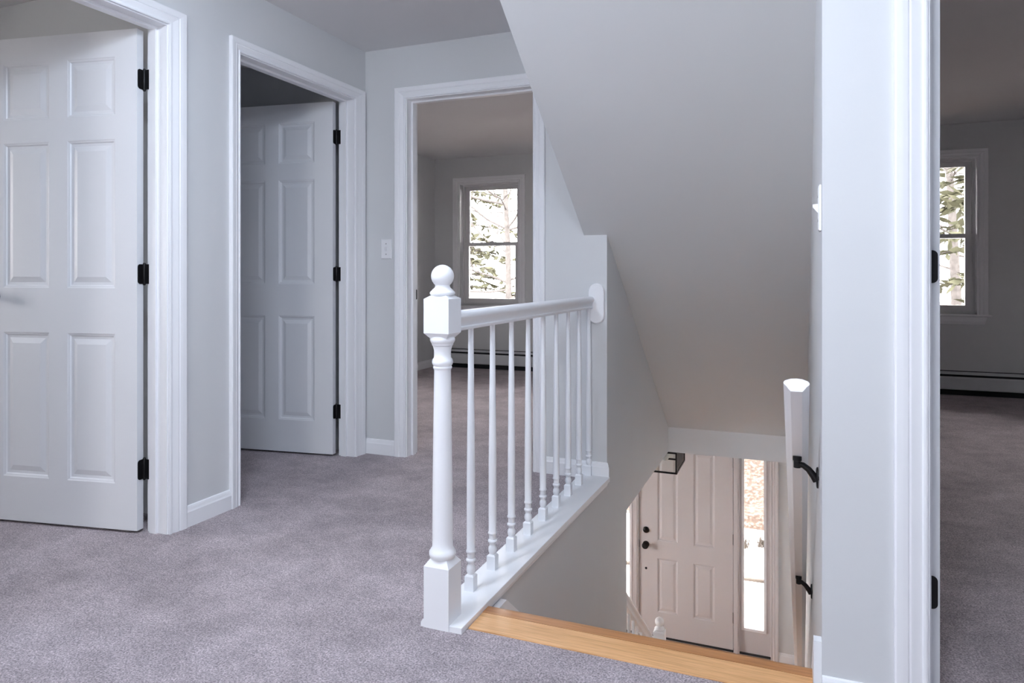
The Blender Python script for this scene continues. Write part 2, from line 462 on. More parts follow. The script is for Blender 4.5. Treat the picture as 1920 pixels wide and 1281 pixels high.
# ------------------------------------------------------------------ doorways: casings, jambs, leaves
FL, FF, FN = plane_x(XL), plane_y(YF), plane_y(YN)
t1 = door_frame(FL, 'trim_1', 'white door casing around the nearest left doorway', *D1, DZ, WTL, 0.065, 0.083, 0.064, 0.05)
t2 = door_frame(FL, 'trim_2', 'white door casing around the second left doorway', *D2, DZ, WTL, 0.060, 0.088, 0.060, 0.05)
t3 = door_frame(FF, 'trim_3', 'white door casing around the bedroom doorway at hall end', *D3, DZ, WT, 0.070, 0.065, 0.062, 0.05)
t4 = door_frame(FN, 'trim_4', 'white door casing at the right-hand doorway', *D4, DZ, WT, 0.068, 0.068, 0.062, 0.05)
# strike plate on the far doorway's left jamb
sp = MB(); rounded_plate(sp, 0.026, 0.058, 0.0016, 0.006, lambda a, n, z: (D3[0] + n, YF + 0.088 + a, 0.93 + z), both=True)
spo = sp.obj('strike_plate', 'black', t3); spo['label'] = 'black strike plate'
hole = MB(); hole.box(D3[0] + 0.0012, D3[0] + 0.0019, YF + 0.094, YF + 0.108, 0.918, 0.942); hole.obj('strike_hole', 'dark', spo)

def rot2(v, a): return (v[0]*math.cos(a) - v[1]*math.sin(a), v[0]*math.sin(a) + v[1]*math.cos(a))
def hang(n, label, w, jamb_y, ang, zs, **k):
    """leaf in the left wall, hinged on its far jamb, swung into the room; ang: degrees open"""
    px, py = XL - WTL - 0.014, jamb_y - 0.004
    a = math.radians(-90 - ang)
    t = six_panel(n, label, w, (px, py, 0), a, 1, g=0.005, **k)
    for z in zs:
        d = rot2((0, 1), a)             # across the leaf edge (thickness direction)
        dn = rot2((-1, 0), a)           # out of the leaf edge
        # hinge in local space of the door empty
        hinge(t, (0, 0, z), ((0, 1), (-1, 0)), (rot2((1, 0), -a), rot2((0, -1), -a)), g=0.005, wl=0.032, wj=0.041)
    return t
door1 = hang('door_1', 'white six-panel door standing open in the nearest left doorway', 0.765, D1[1], 80, (0.255, 1.050, 1.842), knob=(0.955, 0.062))
door2 = hang('door_2', 'white six-panel door standing open in the second left doorway', 0.83, D2[1], 82, (0.255, 1.050, 1.842), stile=0.122, pw=0.232, knob=(0.955, 0.062))
# far bedroom door: hinged on the right jamb, folded back inside
door3 = six_panel('door_3', 'white six-panel door folded back inside the far bedroom', 0.762, (D3[1], YF + WT + 0.004, 0), math.radians(78), -1, knob=(0.955, 0.062))
for z in (0.255, 1.05, 1.842):
    hinge(door3, (0, 0, z), ((0, -1), (-1, 0)), (rot2((0, -1), -math.radians(78)), rot2((-1, 0), -math.radians(78))))
# right-hand door: hinged on its left jamb, only its edge shows
door4 = six_panel('door_4', 'white door at far right standing open edge-on with black hinges', 0.762, (D4[0] + 0.006, YN + WT + 0.004, 0), math.radians(90), -1, knob=(0.955, 0.062))
for z in (0.276, 1.068, 1.86):
    hinge(door4, (0, 0, z), ((0, -1), (-1, 0)), (rot2((0, -1), -math.radians(90)), rot2((1, 0), -math.radians(90))))

# ------------------------------------------------------------------ baseboards
BL = empty('baseboard_left'); struct(BL, 'white baseboard along the left hall wall', 'baseboard')
baseboard(FL, D1[1] + 0.088, D2[0] - 0.065, BL, 'baseboard_run')
baseboard(FL, -1.8, D1[0] - 0.07, BL, 'baseboard_run')
BF = empty('baseboard_far'); struct(BF, 'white baseboard along the end wall of the hall', 'baseboard')
baseboard(FF, XL, D3[0] - 0.075, BF, 'baseboard_run')
baseboard(FF, D3[1] + 0.070, XS, BF, 'baseboard_run', m1=1)
BR = empty('baseboard_right'); struct(BR, 'white baseboard on the narrow wall end beside the stairs', 'baseboard')
baseboard(FN, XR, D4[0] - 0.073, BR, 'baseboard_run')
B3 = empty('baseboard_bedroom'); struct(B3, 'baseboard on the left wall of the far bedroom', 'baseboard')
baseboard(plane_x(-3.82), YF + WT, YE, B3, 'baseboard_run')
B5 = empty('baseboard_foyer'); struct(B5, 'white baseboard beside the front door downstairs', 'baseboard')
baseboard(plane_y(YE), ENTRY[1] + 0.0, xr(YE), B5, 'baseboard_run', z0=ZF)

# ------------------------------------------------------------------ windows
def window(name, label, F, a0, a1, z0, z1):
    w = empty(name); struct(w, label, 'window')
    casing(F, w, a0, a1, z1, 0.07, 0.07, 0.062, z0=z0)
    # stool and apron
    MB().loft([[F(a, n, z) for n, z in ((-0.06, z0 - 0.022), (0.035, z0 - 0.022), (0.042, z0 - 0.011), (0.035, z0), (-0.06, z0))] for a in (a0 - 0.09, a1 + 0.09)]).obj('stool', 'trim', w)
    MB().loft([[F(a + s*(z - z0)*0.25, n, z) for n, z in ((0, z0 - 0.085), (0.010, z0 - 0.085), (0.014, z0 - 0.06), (0.014, z0 - 0.022), (0, z0 - 0.022))] for a, s in ((a0 - 0.066, -1), (a1 + 0.066, 1))]).obj('apron', 'trim', w)
    # frame lining
    fr = 0.030
    mb = MB()
    for a, b in ((a0, a0 + 0.012), (a1 - 0.012, a1)): fbox(mb, F, a, b, 0.0, -0.075, z0, z1)
    fbox(mb, F, a0 + 0.012, a1 - 0.012, 0.0, -0.075, z1 - 0.012, z1); mb.obj('lining', 'trim', w)
    mb = MB()
    for a, b in ((a0, a0 + fr), (a1 - fr, a1)): fbox(mb, F, a, b, -0.075, -0.165, z0, z1)
    fbox(mb, F, a0 + fr, a1 - fr, -0.075, -0.165, z1 - fr, z1); fbox(mb, F, a0 + fr, a1 - fr, -0.06, -0.165, z0, z0 + 0.025)
    mb.obj('window_frame', 'vinyl', w)
    zm = (z0 + z1) / 2
    def sash(nm, zb, zt, n0, st, bot, top):
        s = MB()
        A, B = a0 + fr, a1 - fr
        fbox(s, F, A, A + st, n0, n0 - 0.032, zb, zt); fbox(s, F, B - st, B, n0, n0 - 0.032, zb, zt)
        fbox(s, F, A + st, B - st, n0, n0 - 0.032, zb, zb + bot); fbox(s, F, A + st, B - st, n0, n0 - 0.032, zt - top, zt)
        so_ = s.obj(nm, 'vinyl', w)
        g = MB(); fbox(g, F, A + st - 0.004, B - st + 0.004, n0 - 0.014, n0 - 0.018, zb + bot - 0.004, zt - top + 0.004)
        g.obj('glass_pane', 'glass', so_)
        return so_
    sash('upper_sash', zm - 0.02, z1 - fr, -0.125, 0.045, 0.032, 0.042)
    lo = sash('lower_sash', z0 + 0.025, zm + 0.02, -0.085, 0.052, 0.05, 0.036)
    mid = (a0 + a1)/2
    lk = MB(); fbox(lk, F, mid - 0.028, mid + 0.028, -0.088, -0.112, zm + 0.02, zm + 0.030); fbox(lk, F, mid - 0.008, mid + 0.012, -0.09, -0.108, zm + 0.03, zm + 0.040)
    lk.obj('sash_lock', 'vinyl', lo)
    return w
FE = plane_y(YE)
wl_labels = ['white double-hung window in the far bedroom seen over the railing', 'unseen window added to light the far bedroom behind the hall wall',
             'double-hung window at the right edge of the right-hand bedroom', 'unseen window added to light the right-hand bedroom']
for i, (a, b) in enumerate(FRONT_WIN):
    window('window_%d' % (i + 1), wl_labels[i], FE, a, b, WZ0, WZ1)
window('window_8', 'unseen wide window added to light the foyer from the left', plane_x(-4.2), 4.6, 6.1, ZF + 0.3, -0.5)  # out of view, added so daylight reaches the front door
window('window_9', 'unseen window added behind the viewpoint to fill the hall', plane_y(-1.8, 1), -1.2, -0.45, WZ0, WZ1)  # out of view, added as frontal fill for the hall
window('window_5', 'unseen window added to light the near left room', plane_x(-5.5), 0.0, 0.95, WZ0, WZ1)  # out of view, added to brighten the room behind the first door

# ------------------------------------------------------------------ front door with sidelights
DX0, DX1 = -1.475, -0.556
entry = six_panel('door_5', 'beige four-panel front door downstairs with black knob', DX1 - DX0, (DX1, YE + 0.012, 0), math.radians(180), -1,
                  stile=0.175, mull=0.150, pw=0.205, mat='entry', height=2.032, th=0.044, z0=ZF + 0.018,
                  rows=((0.238, 0.783), (0.958, 1.885)))
def disc_y(mb, x, y, z, prof, seg=20):
    rings = []
    for r, d in prof:
        r = max(r, 1e-4); rings.append([(x + r*math.cos(2*math.pi*i/seg), y - d, z + r*math.sin(2*math.pi*i/seg)) for i in range(seg)])
    return mb.loft(rings)
# children of the entry door are given in its local space (rotated by 180 degrees about its hinge corner)
inv = entry.matrix_basis.inverted()
def add_world(mb, name, mat, parent, **k):
    mb.v = [tuple(inv @ Vector(p)) for p in mb.v]; return mb.obj(name, mat, parent, **k)
add_world(disc_y(MB(), -1.404, YE + 0.012, -1.547, [(0.032, 0), (0.032, 0.008), (0.028, 0.014), (0.02, 0.02), (0.0, 0.021)]), 'deadbolt', 'black', entry, smooth=True)
add_world(disc_y(MB(), -1.404, YE + 0.012, -1.693, [(0.033, 0), (0.033, 0.006), (0.012, 0.012), (0.012, 0.03), (0.028, 0.04), (0.033, 0.052), (0.029, 0.064), (0.0, 0.068)]), 'door_knob', 'black', entry, smooth=True)
add_world(disc_y(MB(), -1.404, YE + 0.012, -1.937, [(0.012, 0), (0.012, 0.004), (0.0, 0.005)], 12), 'door_viewer', 'black', entry, smooth=True)
add_world(MB().box(DX0 - 0.004, DX0 + 0.001, YE + 0.006, YE + 0.03, -1.73, -1.66), 'latch_plate', 'black', entry)
for z in (-0.779, -1.528, -2.288):
    h0 = add_world(MB().box(DX1 - 0.006, DX1 + 0.014, YE + 0.006, YE + 0.0125, z - 0.05, z + 0.05), 'hinge', 'steel', entry)
    add_world(MB().lathe([(0.0, -0.052), (0.006, -0.052), (0.006, 0.052), (0.0, 0.052)], (DX1 + 0.003, YE + 0.004, z), 10), 'hinge_barrel', 'steel', h0, smooth=True)
et = empty('trim_5'); struct(et, 'beige frame posts around the front door downstairs', 'door frame')
casing(FE, et, ENTRY[0] + 0.028, ENTRY[1] - 0.09 + 0.02, ENTRY_TOP - 0.03, 0.07, 0.07, 0.06, z0=ZF, mat='entry')
for a, b in ((DX0 - 0.058, DX0 - 0.003), (DX1 + 0.003, DX1 + 0.058)):
    p = MB(); p.box(a, b, YE - 0.004, YE + 0.12, ZF, ENTRY_TOP - 0.02)
    p.box(a + 0.016, b - 0.016, YE - 0.010, YE - 0.004, ZF, ENTRY_TOP - 0.02); p.obj('mullion_post', 'entry', et)
for a, b in ((DX0 - 0.004, DX0 + 0.014), (DX1 - 0.014, DX1 + 0.004)):
    MB().box(a, b, YE + 0.058, YE + 0.12, ZF, ENTRY_TOP - 0.02).obj('door_stop', 'entry', et)
MB().box(DX0 + 0.014, DX1 - 0.014, YE + 0.058, YE + 0.12, ZF, ZF + 0.03).obj('door_stop', 'entry', et)
MB().box(DX0 + 0.014, DX1 - 0.014, YE + 0.058, YE + 0.12, ENTRY_TOP - 0.04, ENTRY_TOP - 0.02).obj('door_stop', 'entry', et)
p = MB(); p.box(ENTRY[0], ENTRY[1], YE, YE + 0.12, ENTRY_TOP - 0.02, ENTRY_TOP); p.obj('head_jamb', 'entry', et)
p = MB(); p.box(ENTRY[0], -1.855, YE, YE + 0.12, ZF, ENTRY_TOP - 0.02); p.obj('side_jamb', 'entry', et)
p = MB(); p.box(-0.215, ENTRY[1], YE, YE + 0.12, ZF, ENTRY_TOP - 0.02); p.obj('side_jamb', 'entry', et)
p = MB(); p.box(-1.855, -0.215, YE + 0.004, YE + 0.13, ZF - 0.01, ZF + 0.016); p.obj('threshold', 'dark', et)
def sidelight(name, label, x0, x1, gx0, gx1):
    s = empty(name); struct(s, label, 'window')
    z0, z1, g0, g1 = ZF + 0.016, ENTRY_TOP - 0.02, -2.372, -0.70
    y0, y1 = YE + 0.02, YE + 0.064
    p = MB()
    p.box(x0, gx0, y0, y1, z0, z1); p.box(gx1, x1, y0, y1, z0, z1); p.box(gx0, gx1, y0, y1, z0, g0); p.box(gx0, gx1, y0, y1, g1, z1)
    p.obj('sidelight_panel', 'entry', s)
    q = MB(); e = 0.018
    for b in ((gx0 - e, gx0 + 0.006, g0 - e, g1 + e), (gx1 - 0.006, gx1 + e, g0 - e, g1 + e), (gx0 + 0.006, gx1 - 0.006, g0 - e, g0 + 0.006), (gx0 + 0.006, gx1 - 0.006, g1 - 0.006, g1 + e)):
        q.box(b[0], b[1], y0 - 0.009, y0, b[2], b[3])
    q.obj('glass_bead', 'trim', s)
    g = MB(); g.box(gx0 - 0.001, gx1 + 0.001, y0 + 0.018, y0 + 0.024, g0 - 0.001, g1 + 0.001); g.obj('glass_pane', 'glass', s)
    return s
sidelight('window_6', 'narrow glass sidelight to the right of the front door', -0.498, -0.215, -0.462, -0.272)
sidelight('window_7', 'narrow glass sidelight left of the front door behind stair wall', -1.855, -1.533, -1.76, -1.570)

# ------------------------------------------------------------------ staircase
st = empty('stairs'); struct(st, 'oak and white staircase descending to the foyer', 'stairs')
NR = 14; RISE = -ZF/NR; RUN = 0.236; Y0 = 2.0
tread_me = None
for i in range(1, NR):
    yb = Y0 + (i - 1)*RUN
    if tread_me is None:
        tread_me = MB().box(XS - 0.01, XR + 0.01, 0, RUN + 0.03, -0.027, 0).mesh('tread', 'oak', bevel=0.006)
        riser_me = MB().box(XS - 0.01, XR + 0.01, -0.018, 0, -RISE + 0.002, -0.027).mesh('riser', 'trim')
    link('tread', tread_me, st, (0, yb, -i*RISE)); link('riser', riser_me, st, (0, yb + RUN, -i*RISE))
link('riser', riser_me, st, (0, Y0, 0))
def skirt(x0, x1, ys, ztop, yb=2.03):
    P = RISE/RUN
    ye = Y0 + 13*RUN + 0.05
    pts = [(ys, -0.3), (ys, ztop), (yb, ztop)]
    ze = ztop - (ye - yb)*P
    pts += [(ye, ze), (ye, ZF), (ye - 0.35, ZF)]
    return MB().prism(pts, 'x', x0, x1)
skirt(XR - 0.018, XR + 0.003, 1.862, 0.155, 1.89).obj('skirt_board', 'trim', st)
ye = 3.951; P = RISE/RUN
MB().prism([(2.034, -0.3), (2.034, -0.031), (2.15, -0.031), (ye, -0.031 - (ye - 2.15)*P), (ye, -0.5 - (ye - 2.15)*P)], 'x', XS - 0.02, XS + 0.004).obj('skirt_board', 'trim', st)
MB().prism([(3.951, -0.03 - (3.951 - 2.0)*P), (5.09, -0.03 - 3.09*P), (5.09, ZF), (3.951, ZF)], 'x', XS - 0.11, XS + 0.017).obj('stringer', 'trim', st)
# top landing nosing: two oak boards
ln = empty('landing_nosing'); tag(ln, 'honey oak nosing boards at the top of the stairs', 'stair nosing')
NX0, NX1 = -0.8962, XR - 0.018
MB().box(NX0, NX1, 1.873, 1.9755, -0.04, 0.004).obj('plank', 'oak', ln, bevel=0.0015)
nose = [(1.9765, -0.04), (2.006, -0.04), (2.006, -0.032), (2.022, -0.031), (2.030, -0.024), (2.033, -0.014), (2.030, -0.004), (2.022, 0.003), (2.012, 0.004), (1.9765, 0.004)]
MB().prism(nose, 'x', NX0, NX1).obj('plank', 'oak2', ln, smooth=True, angle=50)

# ------------------------------------------------------------------ hall railing
def square_block(mb, half, z0, z1, ct, cb, cx=0, cy=0, inset=0.012):
    """square post block with chamfered shoulders (ct/cb: chamfer heights at top and bottom)"""
    def ring(h, z): return [(cx - h, cy - h, z), (cx + h, cy - h, z), (cx + h, cy + h, z), (cx - h, cy + h, z)]
    rings = []
    if cb: rings.append(ring(half - inset, z0))
    rings.append(ring(half, z0 + cb)); rings.append(ring(half, z1 - ct))
    if ct: rings.append(ring(half - inset, z1))
    return mb.loft(rings)
def ogee_block(mb, half, z0, z1, dt, db, seg=8):
    """square block whose turned shoulders cut scalloped faces: each side arches to the corners"""
    def ring(z, rr):
        pts = []
        for k in range(4):
            for i in range(seg):
                t = -1 + 2*i/seg
                x, y = [(t, -1), (1, t), (-t, 1), (-1, -t)][k]
                x *= half; y *= half
                r = math.hypot(x, y)
                if rr is not None and r > rr: x *= rr/r; y *= rr/r
                pts.append((x, y, z))
        return pts
    R = half*math.sqrt(2)
    rings = []
    n = 5
    if db:
        for i in range(n): rings.append(ring(z0 + db*i/n, half*0.92 + (R - half*0.92)*(i/n)))
    rings.append(ring(z0 + db, None)); rings.append(ring(z1 - dt, None))
    if dt:
        for i in range(1, n + 1): rings.append(ring(z1 - dt + dt*i/n, R + (half*0.92 - R)*(i/n)))
    return mb.loft(rings)
NHALF = 0.0415
def newel(parent, loc, zbase, base_h):
    """ball-top newel; loc is the floor point; zbase shift for longer bases"""
    n = empty('newel_post', loc, 0, parent)
    square_block(MB(), NHALF, 0.0, base_h, 0.022, 0, inset=0.016).obj('base_block', 'trim', n)
    b = base_h
    prof = [(0.030, b - 0.006), (0.0375, b - 0.002), (0.0405, b + 0.008), (0.0405, b + 0.014), (0.036, b + 0.022), (0.0315, b + 0.028), (0.0308, b + 0.05),
            (0.0300, b + 0.20), (0.0282, b + 0.36), (0.0262, b + 0.50), (0.0254, b + 0.558), (0.0262, b + 0.562), (0.0285, b + 0.565), (0.0285, b + 0.569), (0.0265, b + 0.571),
            (0.0300, b + 0.576), (0.0318, b + 0.583), (0.0300, b + 0.591), (0.0260, b + 0.596), (0.0252, b + 0.606), (0.0258, b + 0.618), (0.0290, b + 0.630), (0.0300, b + 0.633),
            (0.0318, b + 0.634), (0.0325, b + 0.639), (0.0345, b + 0.641), (0.0375, b + 0.648), (0.0375, b + 0.654), (0.034, b + 0.660), (0.028, b + 0.664)]
    MB().lathe(prof, seg=32).obj('turned_shaft', 'trim', n, smooth=True, angle=50)
    c = b + 0.652
    square_block(MB(), NHALF, c, c + 0.132, 0.011, 0.019, inset=0.017).obj('cap_block', 'trim', n)
    d = c + 0.130
    ball = [(0.030, d), (0.0360, d + 0.003), (0.0385, d + 0.008), (0.0360, d + 0.013), (0.0325, d + 0.015), (0.0310, d + 0.018), (0.0250, d + 0.0225), (0.0220, d + 0.028), (0.0222, d + 0.032)]
    R = 0.0345; zc = d + 0.0585
    for i in range(13):
        a = math.radians(-50 + 140*i/12)
        ball.append((max(R*math.cos(a), 0.0002), zc + R*math.sin(a)))
    MB().lathe(ball, seg=32).obj('ball_finial', 'trim', n, smooth=True, angle=60)
    return n
RX = -0.983
rail = empty('stair_railing', (0, 0, 0)); tag(rail, 'white painted railing with ball-top newel and nine turned balusters in the hall', 'railing')
newel(rail, (RX, 1.8755, 0), 0, 0.203)
# landing board under the balusters (L-shaped around the newel)
BT = 0.018
def edge_x(y): return -0.900 + 0.017*(y - 1.84)      # outer edge of the railing board, very slightly out of parallel
MB().prism([(-1.028, 1.917), (RX + NHALF, 1.917), (RX + NHALF, 1.836), (edge_x(1.836), 1.836), (edge_x(YF - 0.014), YF - 0.014), (-1.028, YF - 0.014)], 'z', -0.004, BT).obj('base_board', 'trim', rail, bevel=0.002)
MB().loft([[(edge_x(y) - 0.040, y, -0.004), (edge_x(y) - 0.010, y, -0.004), (edge_x(y) - 0.011, y, -0.012), (edge_x(y) - 0.016, y, -0.022), (edge_x(y) - 0.017, y, -0.030), (edge_x(y) - 0.040, y, -0.030)] for y in (2.034, YF)]).obj('cove_moulding', 'trim', rail)
MB().loft([[(-1.0245 - n, y, z) for n, z in ((0, 0), (0.011, 0), (0.011, 0.012), (0.006, 0.02), (0, 0.022))] for y in (1.836, 1.917)]).obj('shoe_moulding', 'trim', rail)
RPROF = [(-0.019, 0.0), (0.019, 0.0), (0.021, 0.003), (0.021, 0.010), (0.018, 0.013), (0.0185, 0.020), (0.022, 0.030), (0.029, 0.038), (0.0305, 0.045), (0.028, 0.053), (0.020, 0.059), (0.0, 0.062),
         (-0.020, 0.059), (-0.028, 0.053), (-0.0305, 0.045), (-0.029, 0.038), (-0.022, 0.030), (-0.0185, 0.020), (-0.018, 0.013), (-0.021, 0.010), (-0.021, 0.003)]
RZ = 0.874
MB().prism([(RX + x, RZ + z) for x, z in RPROF], 'y', 1.915, YF - 0.014).obj('handrail', 'trim', rail, smooth=True, angle=40)
# rosette: upright stadium
ro = []
for k in range(13): a = math.pi*k/12; ro.append((0.041*math.cos(a), 0.062 + 0.041*math.sin(a)))
for k in range(13): a = math.pi + math.pi*k/12; ro.append((0.041*math.cos(a), -0.062 + 0.041*math.sin(a)))
rc = (-0.944, 0.899)
MB().loft([[(rc[0] + x*s, y, rc[1] + z*s) for x, z in ro] for s, y in ((1, YF), (1, YF - 0.012), (0.95, YF - 0.0155))]).obj('rosette', 'trim', rail, smooth=True, angle=30)
# balusters
BH = RZ - BT
bb = square_block(MB(), 0.0158, 0.0, 0.052, 0.005, 0, inset=0.004).mesh('base_block', 'trim')
bprof = [(0.011, 0.048), (0.0105, 0.052), (0.0140, 0.060), (0.0150, 0.068), (0.0140, 0.076), (0.0110, 0.082), (0.0105, 0.086), (0.0118, 0.088), (0.0118, 0.091), (0.0155, 0.094), (0.0165, 0.098), (0.0155, 0.102),
         (0.0125, 0.104), (0.0125, 0.119), (0.0130, 0.121), (0.0155, 0.123), (0.0162, 0.127), (0.0150, 0.131), (0.0138, 0.133), (0.0140, 0.20), (0.0138, 0.36), (0.0120, 0.56), (0.0100, 0.72), (0.0088, BH - 0.03), (0.0088, BH)]
bt = MB().lathe(bprof, seg=16).mesh('baluster', 'trim', smooth=True, angle=55)
def y_at(px, X):
    t = (px - 960)/F_PX
    d = X/(t*math.cos(YAW) - math.sin(YAW))
    return d*(math.cos(YAW) + t*math.sin(YAW))
BXS = [883, 922.5, 958, 989.7, 1019, 1043, 1065, 1086, 1104]
b0, b1 = y_at(BXS[0], RX), y_at(BXS[-1], RX)
for i in range(9):
    o = link('baluster', bt, rail, (RX, b0 + (b1 - b0)*i/8, BT)); link('base_block', bb, o)

# ------------------------------------------------------------------ lower stair railing
low = empty('stair_railing'); tag(low, 'white lower stair railing with small ball-top newel in the foyer', 'railing')
LX = -0.945; LY = 5.30
nl = newel(low, (LX, LY, ZF), 0, 0.215)
pitch = RISE/RUN
def rail_z(y): return -0.985 - (y - 4.19)*pitch
MB().loft([[(LX + x, y, rail_z(y) + z/math.cos(math.atan(pitch))) for x, z in RPROF] for y in (3.951, LY - 0.03)]).obj('handrail', 'trim', low, smooth=True)
for i in range(11):
    y = 4.02 + i*0.118
    zt = rail_z(y) + 0.004
    zb = -0.03 - (min(y, 5.09) - 2.0)*P if y < 5.08 else ZF
    if y > LY - 0.08: break
    h = zt - zb
    pr = [(0.0145, 0.0), (0.0145, 0.05), (0.0105, 0.056), (0.0145, 0.066), (0.0105, 0.08), (0.016, 0.094), (0.0125, 0.104), (0.016, 0.124), (0.014, 0.14), (0.0135, h*0.45), (0.0095, h)]
    MB().lathe(pr, seg=10).obj('baluster', 'trim', low, smooth=True).location = (LX, y, zb)

# ------------------------------------------------------------------ wall handrail with brackets
wh = empty('wall_handrail'); tag(wh, 'white wall handrail on black brackets beside the staircase', 'handrail')
HX, HY, HZ = 0.003, 1.885, 0.772
SL = 0.755
ux, uz = 1/math.hypot(1, SL), -SL/math.hypot(1, SL)
HPROF = [(-0.0135, -0.017), (0.0135, -0.017), (0.0175, -0.012), (0.0235, -0.003), (0.0295, 0.003), (0.0305, 0.008), (0.027, 0.013), (0.014, 0.0185), (0.0, 0.020),
         (-0.014, 0.0185), (-0.027, 0.013), (-0.0305, 0.008), (-0.0295, 0.003), (-0.0235, -0.003), (-0.0175, -0.012)]
def hpt(s, x, h): return (HX + x + 0.008*s*ux, HY + s*ux - h*uz, HZ + s*uz + h*ux)
MB().loft([[hpt(s, x, h) for x, h in HPROF] for s in (0.0, 4.0)]).obj('rail', 'trim', wh, smooth=True, angle=35)
for yb in (2.19, 3.16):
    s = (yb - HY)/ux
    q = hpt(s, 0, -0.017)
    br = empty('bracket', (0, 0, 0), 0, wh)
    zc = q[2] - 0.062; W = xr(yb); hx = q[0]
    MB().loft([[(x, yb + 0.022*r*math.cos(2*math.pi*i/18), zc + 0.030*r*math.sin(2*math.pi*i/18)) for i in range(18)] for x, r in ((W, 1), (W - 0.004, 1), (W - 0.006, 0.85))]).obj('wall_plate', 'black', br, smooth=True)
    MB().tube([(W - 0.004, yb, zc - 0.008), (W - 0.012, yb, zc + 0.004), (W - 0.026, yb, zc + 0.022), (W - 0.040, yb, zc + 0.032), (hx, yb, zc + 0.034)], [0.012, 0.0105, 0.009, 0.0085, 0.0085], 10).obj('arm', 'black', br, smooth=True)
    MB().lathe([(0.0, -0.010), (0.010, -0.010), (0.010, 0.010), (0.0125, 0.011), (0.0125, 0.024), (0.0, 0.024)], (hx, yb, zc + 0.034), 14).obj('saddle', 'black', br, smooth=True, angle=50)

# ------------------------------------------------------------------ light switches
def switch(label, F, a, z):
    s = empty('light_switch'); tag(s, label, 'light switch')
    w, h = 0.070, 0.114
    mb = MB(); rings = []
    for i, n in ((0, 0.0), (0, 0.0035), (0.0035, 0.0065)):
        rings.append([F(a + sx*(w/2 - i), n, z + sz*(h/2 - i)) for sx, sz in ((-1, -1), (1, -1), (1, 1), (-1, 1))])
    mb.loft(rings).obj('cover_plate', 'plastic', s)
    tg = MB(); tg.loft([[F(a + x, n, z + zz) for x, zz in ((-0.005, -0.012), (0.005, -0.012), (0.005, 0.012), (-0.005, 0.012))] if k == 0 else
                        [F(a + x, n, z + zz) for x, zz in ((-0.004, 0.004), (0.004, 0.004), (0.004, 0.011), (-0.004, 0.011))] for k, n in ((0, 0.0062), (1, 0.019))])
    tg.obj('toggle', 'plastic', s)
    for dz in (-0.030, 0.030):
        sc = MB(); sc.loft([[F(a + 0.003*math.cos(t*math.pi/4), n, z + dz + 0.003*math.sin(t*math.pi/4)) for t in range(8)] for n in (0.006, 0.0074)])
        sc.obj('screw', 'steel', s)
    return s
switch('white toggle light switch left of the far bedroom doorway', FF, -2.199, 1.195)
switch('white toggle light switch seen edge-on on the stairwell wall', plane_x(XR, -1), 1.93, 1.215)

# ------------------------------------------------------------------ baseboard heaters
def heater(label, x0, x1):
    h = empty('baseboard_heater'); tag(h, label, 'heater')
    MB().box(x0, x1, YE - 0.012, YE, 0.0, 0.210).obj('shade_back_panel', 'dark', h)  # near-black colour stands in for the shade in the heater's slots
    MB().prism([(YE - 0.012, 0.200), (YE - 0.012, 0.204), (YE - 0.052, 0.189), (YE - 0.054, 0.182), (YE - 0.050, 0.182), (YE - 0.048, 0.186)], 'x', x0, x1).obj('top_hood', 'heater', h)
    MB().prism([(YE - 0.058, 0.052), (YE - 0.066, 0.060), (YE - 0.066, 0.150), (YE - 0.058, 0.164), (YE - 0.052, 0.164), (YE - 0.060, 0.148), (YE - 0.060, 0.062), (YE - 0.055, 0.052)], 'x', x0 + 0.002, x1 - 0.002).obj('front_cover', 'heater', h)
    for a, b in ((x0 - 0.05, x0 + 0.002), (x1 - 0.002, x1 + 0.05)):
        MB().prism([(YE, 0.025), (YE - 0.068, 0.025), (YE - 0.068, 0.165), (YE - 0.054, 0.207), (YE, 0.207)], 'x', a, b).obj('end_cap', 'heater', h)
    MB().tube([(x0, YE - 0.035, 0.10), (x1, YE - 0.035, 0.10)], 0.011, 8).obj('pipe', 'steel', h)
    return h
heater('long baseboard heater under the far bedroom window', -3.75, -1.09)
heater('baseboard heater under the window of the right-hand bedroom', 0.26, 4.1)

# ------------------------------------------------------------------ foyer lantern
la = empty('ceiling_lantern', (0, 0, 0)); tag(la, 'black square-frame lantern fixed to the foyer ceiling by the front door', 'ceiling light')
lx0, lx1, ly0, ly1, lz0, lz1 = -1.277, -0.857, 5.53, 5.95, -0.502, -0.345
fr = MB(); s = 0.006
for z in (lz0, lz1):
    for y in (ly0, ly1): fr.box(lx0 - s, lx1 + s, y - s, y + s, z - s, z + s)
    for x in (lx0, lx1): fr.box(x - s, x + s, ly0 + s, ly1 - s, z - s, z + s)
for x in (lx0, lx1):
    for y in (ly0, ly1): fr.box(x - s, x + s, y - s, y + s, lz0 + s, lz1 - s)
fr.obj('frame', 'black', la)
lcx, lcy = (lx0 + lx1)/2, (ly0 + ly1)/2
MB().lathe([(0.0, ZFC - 0.02), (0.06, ZFC - 0.02), (0.065, ZFC - 0.012), (0.065, ZFC), (0.0, ZFC)], (lcx, lcy, 0), 20).obj('canopy', 'black', la, smooth=True)
cr = MB(); cr.box(lx0 + s, lx1 - s, lcy - s, lcy + s, lz1 - s, lz1 + s); cr.box(lcx - s, lcx + s, ly0 + s, lcy - s, lz1 - s, lz1 + s); cr.box(lcx - s, lcx + s, lcy + s, ly1 - s, lz1 - s, lz1 + s)
cr.box(lcx - 0.008, lcx + 0.008, lcy - 0.008, lcy + 0.008, lz1 + s, ZFC - 0.018); cr.obj('cross_bar', 'black', la)
